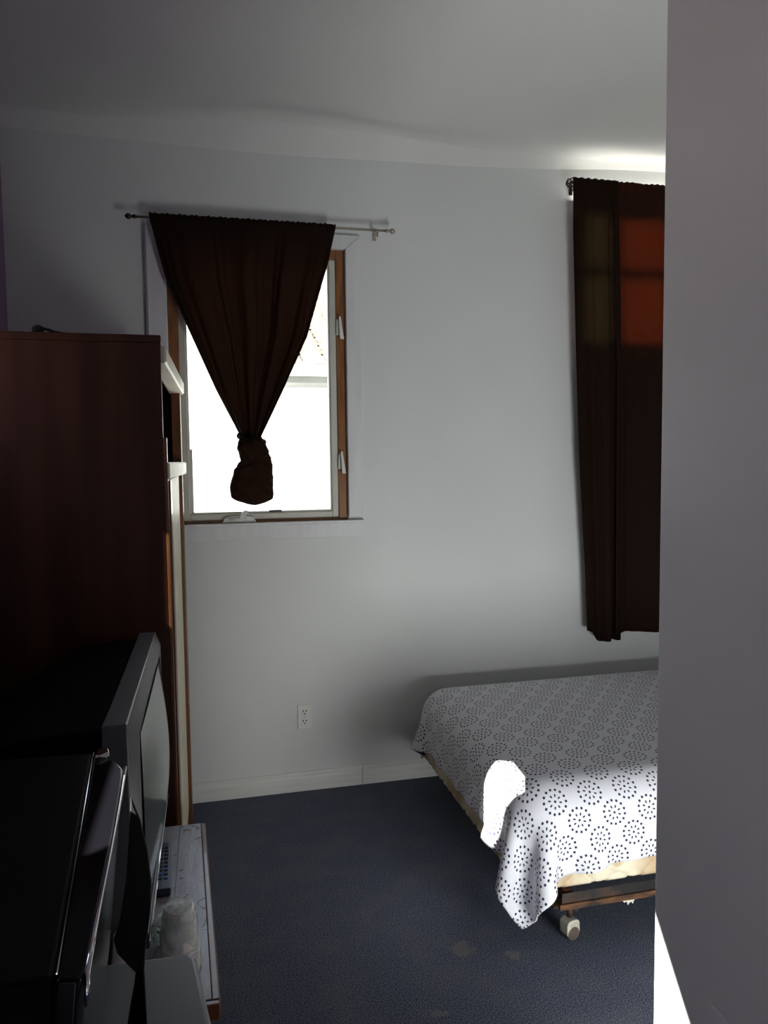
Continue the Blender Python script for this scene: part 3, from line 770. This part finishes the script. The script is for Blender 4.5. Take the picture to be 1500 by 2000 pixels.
# ------------------------------------------------------------------ television
tv = tag(empty('television', (-.4, 1.79, TZ)), 'silver bulky tube television facing right on the low stand', 'television')
def tv_front():
    bm = bmesh.new()
    y0, y1, z0, z1 = 1.452, 2.245, TZ+.032, 1.105; xb, xf, xe = -.210, -.163, -.144
    bx(bm, xb, xf, y0, y1, z0, z1)
    return bm
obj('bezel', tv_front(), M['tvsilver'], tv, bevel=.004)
def ring(y0, y1, z0, z1, y2, y3, z2, z3, x0, x1):
    bm = bmesh.new()
    A = [bm.verts.new((x0, *p)) for p in ((y0, z0), (y1, z0), (y1, z1), (y0, z1))]
    B = [bm.verts.new((x1, *p)) for p in ((y2, z2), (y3, z2), (y3, z3), (y2, z3))]
    for i in range(4): bm.faces.new((A[i], A[(i+1) % 4], B[(i+1) % 4], B[i]))
    bm.faces.new(A[::-1]); bm.faces.new(B); return bm
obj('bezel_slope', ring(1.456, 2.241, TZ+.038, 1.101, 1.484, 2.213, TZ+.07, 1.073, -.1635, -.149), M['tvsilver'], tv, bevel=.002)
def screen():
    bm = bmesh.new(); n = 20; rows = []
    for i in range(n+1):
        row = []
        for j in range(n+1):
            u = i/n*2-1; v = j/n*2-1
            y = 1.848+.320*u*(1-.03*v*v); z = .865+.195*v*(1-.03*u*u)
            row.append(bm.verts.new((-.149+.034*(1-u*u*.9)*(1-v*v*.9)+.001, y, z)))
        rows.append(row)
    for i in range(n):
        for j in range(n): bm.faces.new((rows[i][j], rows[i+1][j], rows[i+1][j+1], rows[i][j+1]))
    return bm
obj('screen', screen(), M['screen'], tv, smooth=True)
obj('control_panel', box(-.151, -.141, 1.50, 2.19, TZ+.072, TZ+.105), M['tvdark'], tv, bevel=.003)
obj('control_trim', tube([(-.141, 1.50, TZ+.090), (-.141, 2.18, TZ+.090)], .003, 8), M['chrome'], tv, smooth=True)
def tv_back():
    bm = bmesh.new()
    secs = [(-.210, 1.470, 2.227, TZ+.034, 1.093), (-.36, 1.480, 2.217, TZ+.034, 1.085), (-.50, 1.56, 2.13, TZ+.03, 1.01), (-.70, 1.61, 2.08, TZ+.03, .93)]
    rings = [[bm.verts.new((x, y, z)) for y, z in ((a, c), (b, c), (b, d), (a, d))] for x, a, b, c, d in secs]
    for r0, r1 in zip(rings, rings[1:]):
        for i in range(4): bm.faces.new((r0[i], r0[(i+1) % 4], r1[(i+1) % 4], r1[i]))
    bm.faces.new(rings[0]); bm.faces.new(rings[-1][::-1]); return bm
obj('rear_shell', tv_back(), M['black_matte'], tv, bevel=.008)
for y in (1.56, 2.06):
    obj('foot', box(-.62, -.24, y, y+.05, TZ+.0005, TZ+.033), M['black_rubber'], tv)

# ------------------------------------------------------------------ remote
rmt = tag(empty('remote_control', (-.13, 1.91, TZ), 0), 'dark remote control with blue buttons lying beside the television', 'remote control')
obj('case', prism([(-.176, 1.80), (-.116, 1.80), (-.127, 2.03), (-.172, 2.03)], TZ+.002, TZ+.022, 'z'), M['remote'], rmt, bevel=.004)
for r in range(9):
    for c in range(3):
        y = 1.85+r*.019; x = -.158+c*.0135-(r*.0006)
        blue = r in (0, 1, 2) and (r+c) % 2 == 0
        obj('button', box(x-.0045, x+.0045, y-.005, y+.005, TZ+.022, TZ+.0245), M['btn_blue'] if blue else M['btn_dark'], rmt)

# ------------------------------------------------------------------ mini fridge, microwave
FZ = .80
fg = tag(empty('mini_fridge', (-.3, .9, 0)), 'pale grey mini fridge under the black microwave in the near left corner', 'fridge')
pf = [(-.56, .62), (-.030, .62), (-.022, .66), (-.012, 1.00), (-.036, 1.190), (-.050, 1.205), (-.56, 1.225)]
obj('cabinet', prism([(-.56, .62), (-.075, .62), (-.095, 1.205), (-.56, 1.225)], .03, FZ-.02, 'z'), M['fridge'], fg, bevel=.004)
obj('top_cover', prism([(-.56, .62), (.012, .62), (-.014, 1.02), (-.040, 1.190), (-.052, 1.204), (-.56, 1.225)], FZ-.022, FZ, 'z'), M['fridge'], fg, bevel=.009, bseg=4)
dr = obj('door', prism([(-.072, .622), (.002, .622), (-.050, 1.190), (-.090, 1.200)], .06, FZ-.024, 'z'), M['fridge'], fg, bevel=.008)
obj('door_handle', box(-.005, .008, .64, .66, .45, .70), M['tvsilver'], dr, bevel=.003)
for x, y in ((-.5, .68), (-.14, .68), (-.5, 1.15), (-.14, 1.15)): obj('foot', tube([(x, y, 0), (x, y, .032)], .018, 10), M['black_rubber'], fg)
mw = tag(empty('microwave', (-.35, .97, FZ)), 'glossy black microwave on the mini fridge, door facing right', 'microwave')
MB, MT = FZ+.045, 1.130
def lerp_seam(y): return -.149+(y-.707)/(1.254-.707)*(-.045)
obj('body', prism([(-.60, .700), (-.1505, .700), (-.1955, 1.256), (-.60, 1.285)], MB, MT, 'z'), M['black_matte'], mw, bevel=.006)
dpoly = [(-.1485, .697), (-.128, .694), (-.1235, .705), (-.125, .76), (-.1275, .84), (-.1295, .92), (-.1320, 1.00), (-.1345, 1.07), (-.1375, 1.14), (-.1410, 1.178), (-.150, 1.200), (-.165, 1.225), (-.180, 1.245), (-.1935, 1.256)]
dbm = prism(dpoly, MB+.005, MT-.001, 'z')
for v in dbm.verts:      # the door tucks in towards its bottom edge
    if v.co.z < 1: v.co.x -= .030*max(0, min(1, (v.co.x+.185)/.03)); v.co.y -= .02*(v.co.y > 1.15)
obj('door', dbm, M['black_gloss'], mw, bevel=.0035, bseg=3)
obj('door_seam', tube([(-.1487, .705, MT+.0005), (-.1945, 1.254, MT+.0005)], .0010, 6), M['chrome'], mw)
obj('window_glint', prism([(-.188, 1.225), (-.181, 1.222), (-.168, 1.236), (-.172, 1.252), (-.186, 1.258)], MT-.001, MT+.006, 'z'), M['chrome'], mw, bevel=.001)  # chrome piece added to imitate the window reflected on the body corner
obj('door_edge_glint', tube([(-.1375, 1.184, MT-.002), (-.1365, 1.14, MT-.0015), (-.1335, 1.07, MT-.0015), (-.1310, 1.0, MT-.0015), (-.1285, .92, MT-.0015), (-.1265, .84, MT-.0015), (-.1240, .76, MT-.0015), (-.1225, .705, MT-.002), (-.1225, .697, MT-.03)], [.0025, .003, .003, .0028, .0025, .0022, .0025, .003, .002], 8), M['chrome'], mw, smooth=True)  # bright tube put in as the highlight along the glossy door edge
for x, y in ((-.55, .75), (-.2, .75), (-.55, 1.17), (-.22, 1.17)): obj('foot', tube([(x, y, FZ), (x, y, MB+.002)], .012, 10), M['black_rubber'], mw)

# paddle-shaped utensil
def paddle():
    L = [(-.1165, 1.140), (-.123, 1.080), (-.128, 1.02), (-.130, .970), (-.131, .937), (-.131, .920), (-.125, .905), (-.119, .890), (-.121, .870), (-.127, .840), (-.134, .8015)]
    Rr = [(-.106, .8015), (-.107, .850), (-.107, .893), (-.103, .925), (-.096, .970), (-.093, 1.015), (-.097, 1.060), (-.105, 1.105)]
    bm = prism(L+Rr, 1.046, 1.054, 'y'); return bm
pd = tag(empty('paddle', (-.12, 1.05, FZ)), 'black paddle-shaped utensil standing on the fridge beside the microwave door', 'utensil')
o = obj('blade', prism([(-.1165, 1.140), (-.121, 1.080), (-.127, 1.02), (-.137, .965), (-.146, .938), (-.142, .918), (-.128, .898), (-.118, .885), (-.107, .888), (-.103, .925), (-.096, .970), (-.093, 1.015), (-.097, 1.060), (-.105, 1.105)], 1.046, 1.052, 'y'), M['black_rubber'], pd, bevel=.002)
obj('handle', prism([(-.134, .8015), (-.127, .840), (-.121, .868), (-.118, .889), (-.107, .889), (-.106, .8015)], 1.043, 1.055, 'y'), M['black_matte'], pd, bevel=.003)

# ------------------------------------------------------------------ cups on the stand
def cup_stack(name, label, x, y, n, r0, r1, hh, step, group=None, wrapm=True):
    o = empty(name, (x, y, TZ)); tag(o, label, 'cup stack')
    z = 0
    for k in range(n):
        prof = [(r1, z), (r1+.0015, z+.003), (r1, z+.006), (r1-(r1-r0)*(hh-.008)/hh, z+hh-.003), (r0-.001, z+hh)] if k == n-1 else [(r1, z), (r1+.002, z+.003), (r1-.0005, z+.006), (r1-(r1-r0)*step*1.5/hh, z+step*1.5)]
        obj('cup', lathe(prof, (x, y, TZ), 32), M['white_plastic'], o, smooth=False, bevel=.0006)
        z += step
    if wrapm:
        H = (n-1)*step+hh; b = bmesh.new(); rows = []
        for j in range(15):
            t = j/14; rr = r1+.004-(r1-r0)*t*.9
            if t > .92: rr *= .75
            rows.append([b.verts.new((x+(rr+.0015*math.sin(5*a+9*t))*math.cos(a), y+(rr+.0015*math.sin(5*a+9*t))*math.sin(a), TZ+.0015+(H+.005)*t)) for a in np.linspace(0, 2*math.pi, 41)[:-1]])
        for r_, s_ in zip(rows, rows[1:]):
            for i in range(40): b.faces.new((r_[i], r_[(i+1) % 40], s_[(i+1) % 40], s_[i]))
        b.faces.new(rows[-1])
        obj('plastic_wrap', b, M['wrap'], o, smooth=True)
    return o
cup_stack('cup_stack', 'stack of white plastic cups in clear wrap on the low stand', -.084, 1.530, 7, .029, .039, .082, .009)
cup_stack('cup_stack', 'pale cup stack half hidden between microwave and black paddle', -.186, 1.438, 12, .014, .018, .055, .009, wrapm=False)
# clear bag with green print slumped round the cups
b = bmesh.new(); bmesh.ops.create_icosphere(b, subdivisions=4, radius=1)
for v in b.verts:
    p = v.co.copy(); n = mnoise.noise(p*2.3)*.25+mnoise.noise(p*6)*.12
    q = Vector((p.x*.040*(1+n), p.y*.060*(1+n), max(-.0, .034+p.z*.034*(1+n)))); v.co = Vector((-.104, 1.622, TZ+.002))+q
bag = obj('plastic_bag', b, M['wrap'], None, smooth=True); tag(bag, 'crumpled clear plastic bag with green print behind the wrapped cups', 'bag')
b = bmesh.new()
for k in range(4):
    z = TZ+.02+.018*k; tube([(-.128+.02*t+.006*math.sin(k*2), 1.575+.004*math.cos(t*3+k), z+.006*math.sin(t*2.5+k)) for t in np.linspace(0, 2, 8)], .0028, 6, b)
obj('green_print', b, M['green'], bag, smooth=True)

# ------------------------------------------------------------------ outside
gd = tag(obj('ground', box(-30, 30, -20, 40, -.6, -.5), M['concrete']), 'bright concrete yard outside the window', kind='structure')
hs = tag(empty('neighbor_house', (2, 9.5, -.5)), 'sunlit pale neighboring house with tiled eave seen through the window', 'house')
obj('house_wall', box(.82, 9, 8.1, 14, -.5, 2.50), M['stucco'], hs)
obj('soffit', box(.55, 9.3, 7.62, 8.3, 2.40, 2.47), M['fascia'], hs)
obj('gutter', box(.55, 9.3, 7.52, 7.62, 2.465, 2.58), M['stucco'], hs, bevel=.02)
rf = bmesh.new()
r = prism([(7.6, 2.50), (11, 4.08), (11, 4.16), (7.6, 2.58)], .55, 9.3, 'x'); obj('roof_deck', r, M['fascia'], hs)
tm = None
for i in range(26):
    for j in range(9):
        x = .60+i*.24+random.uniform(-.01, .01); y = 7.58+j*.30; z = 2.58+(y-7.6)*.465
        if tm is None:
            b = bmesh.new(); seg = 8; rows = []
            for yy, rr, dz in ((0, .125, .02), (.36, .10, .02+.167-.03)):
                rows.append([b.verts.new((rr*math.cos(math.pi*k/seg), yy, dz+rr*.8*math.sin(math.pi*k/seg))) for k in range(seg+1)])
            for k in range(seg): b.faces.new((rows[0][k], rows[0][k+1], rows[1][k+1], rows[1][k]))
            b.faces.new(rows[0]); 
            t0 = obj('roof_tile', b, M['tile'], hs); tm = t0.data; t0.location = (x-2, y-9.5, z+.5); t0.matrix_parent_inverse = Matrix()
        else:
            t1 = bpy.data.objects.new('roof_tile', tm); COL.objects.link(t1); t1.parent = hs; t1.location = (x-2, y-9.5, z+.5)
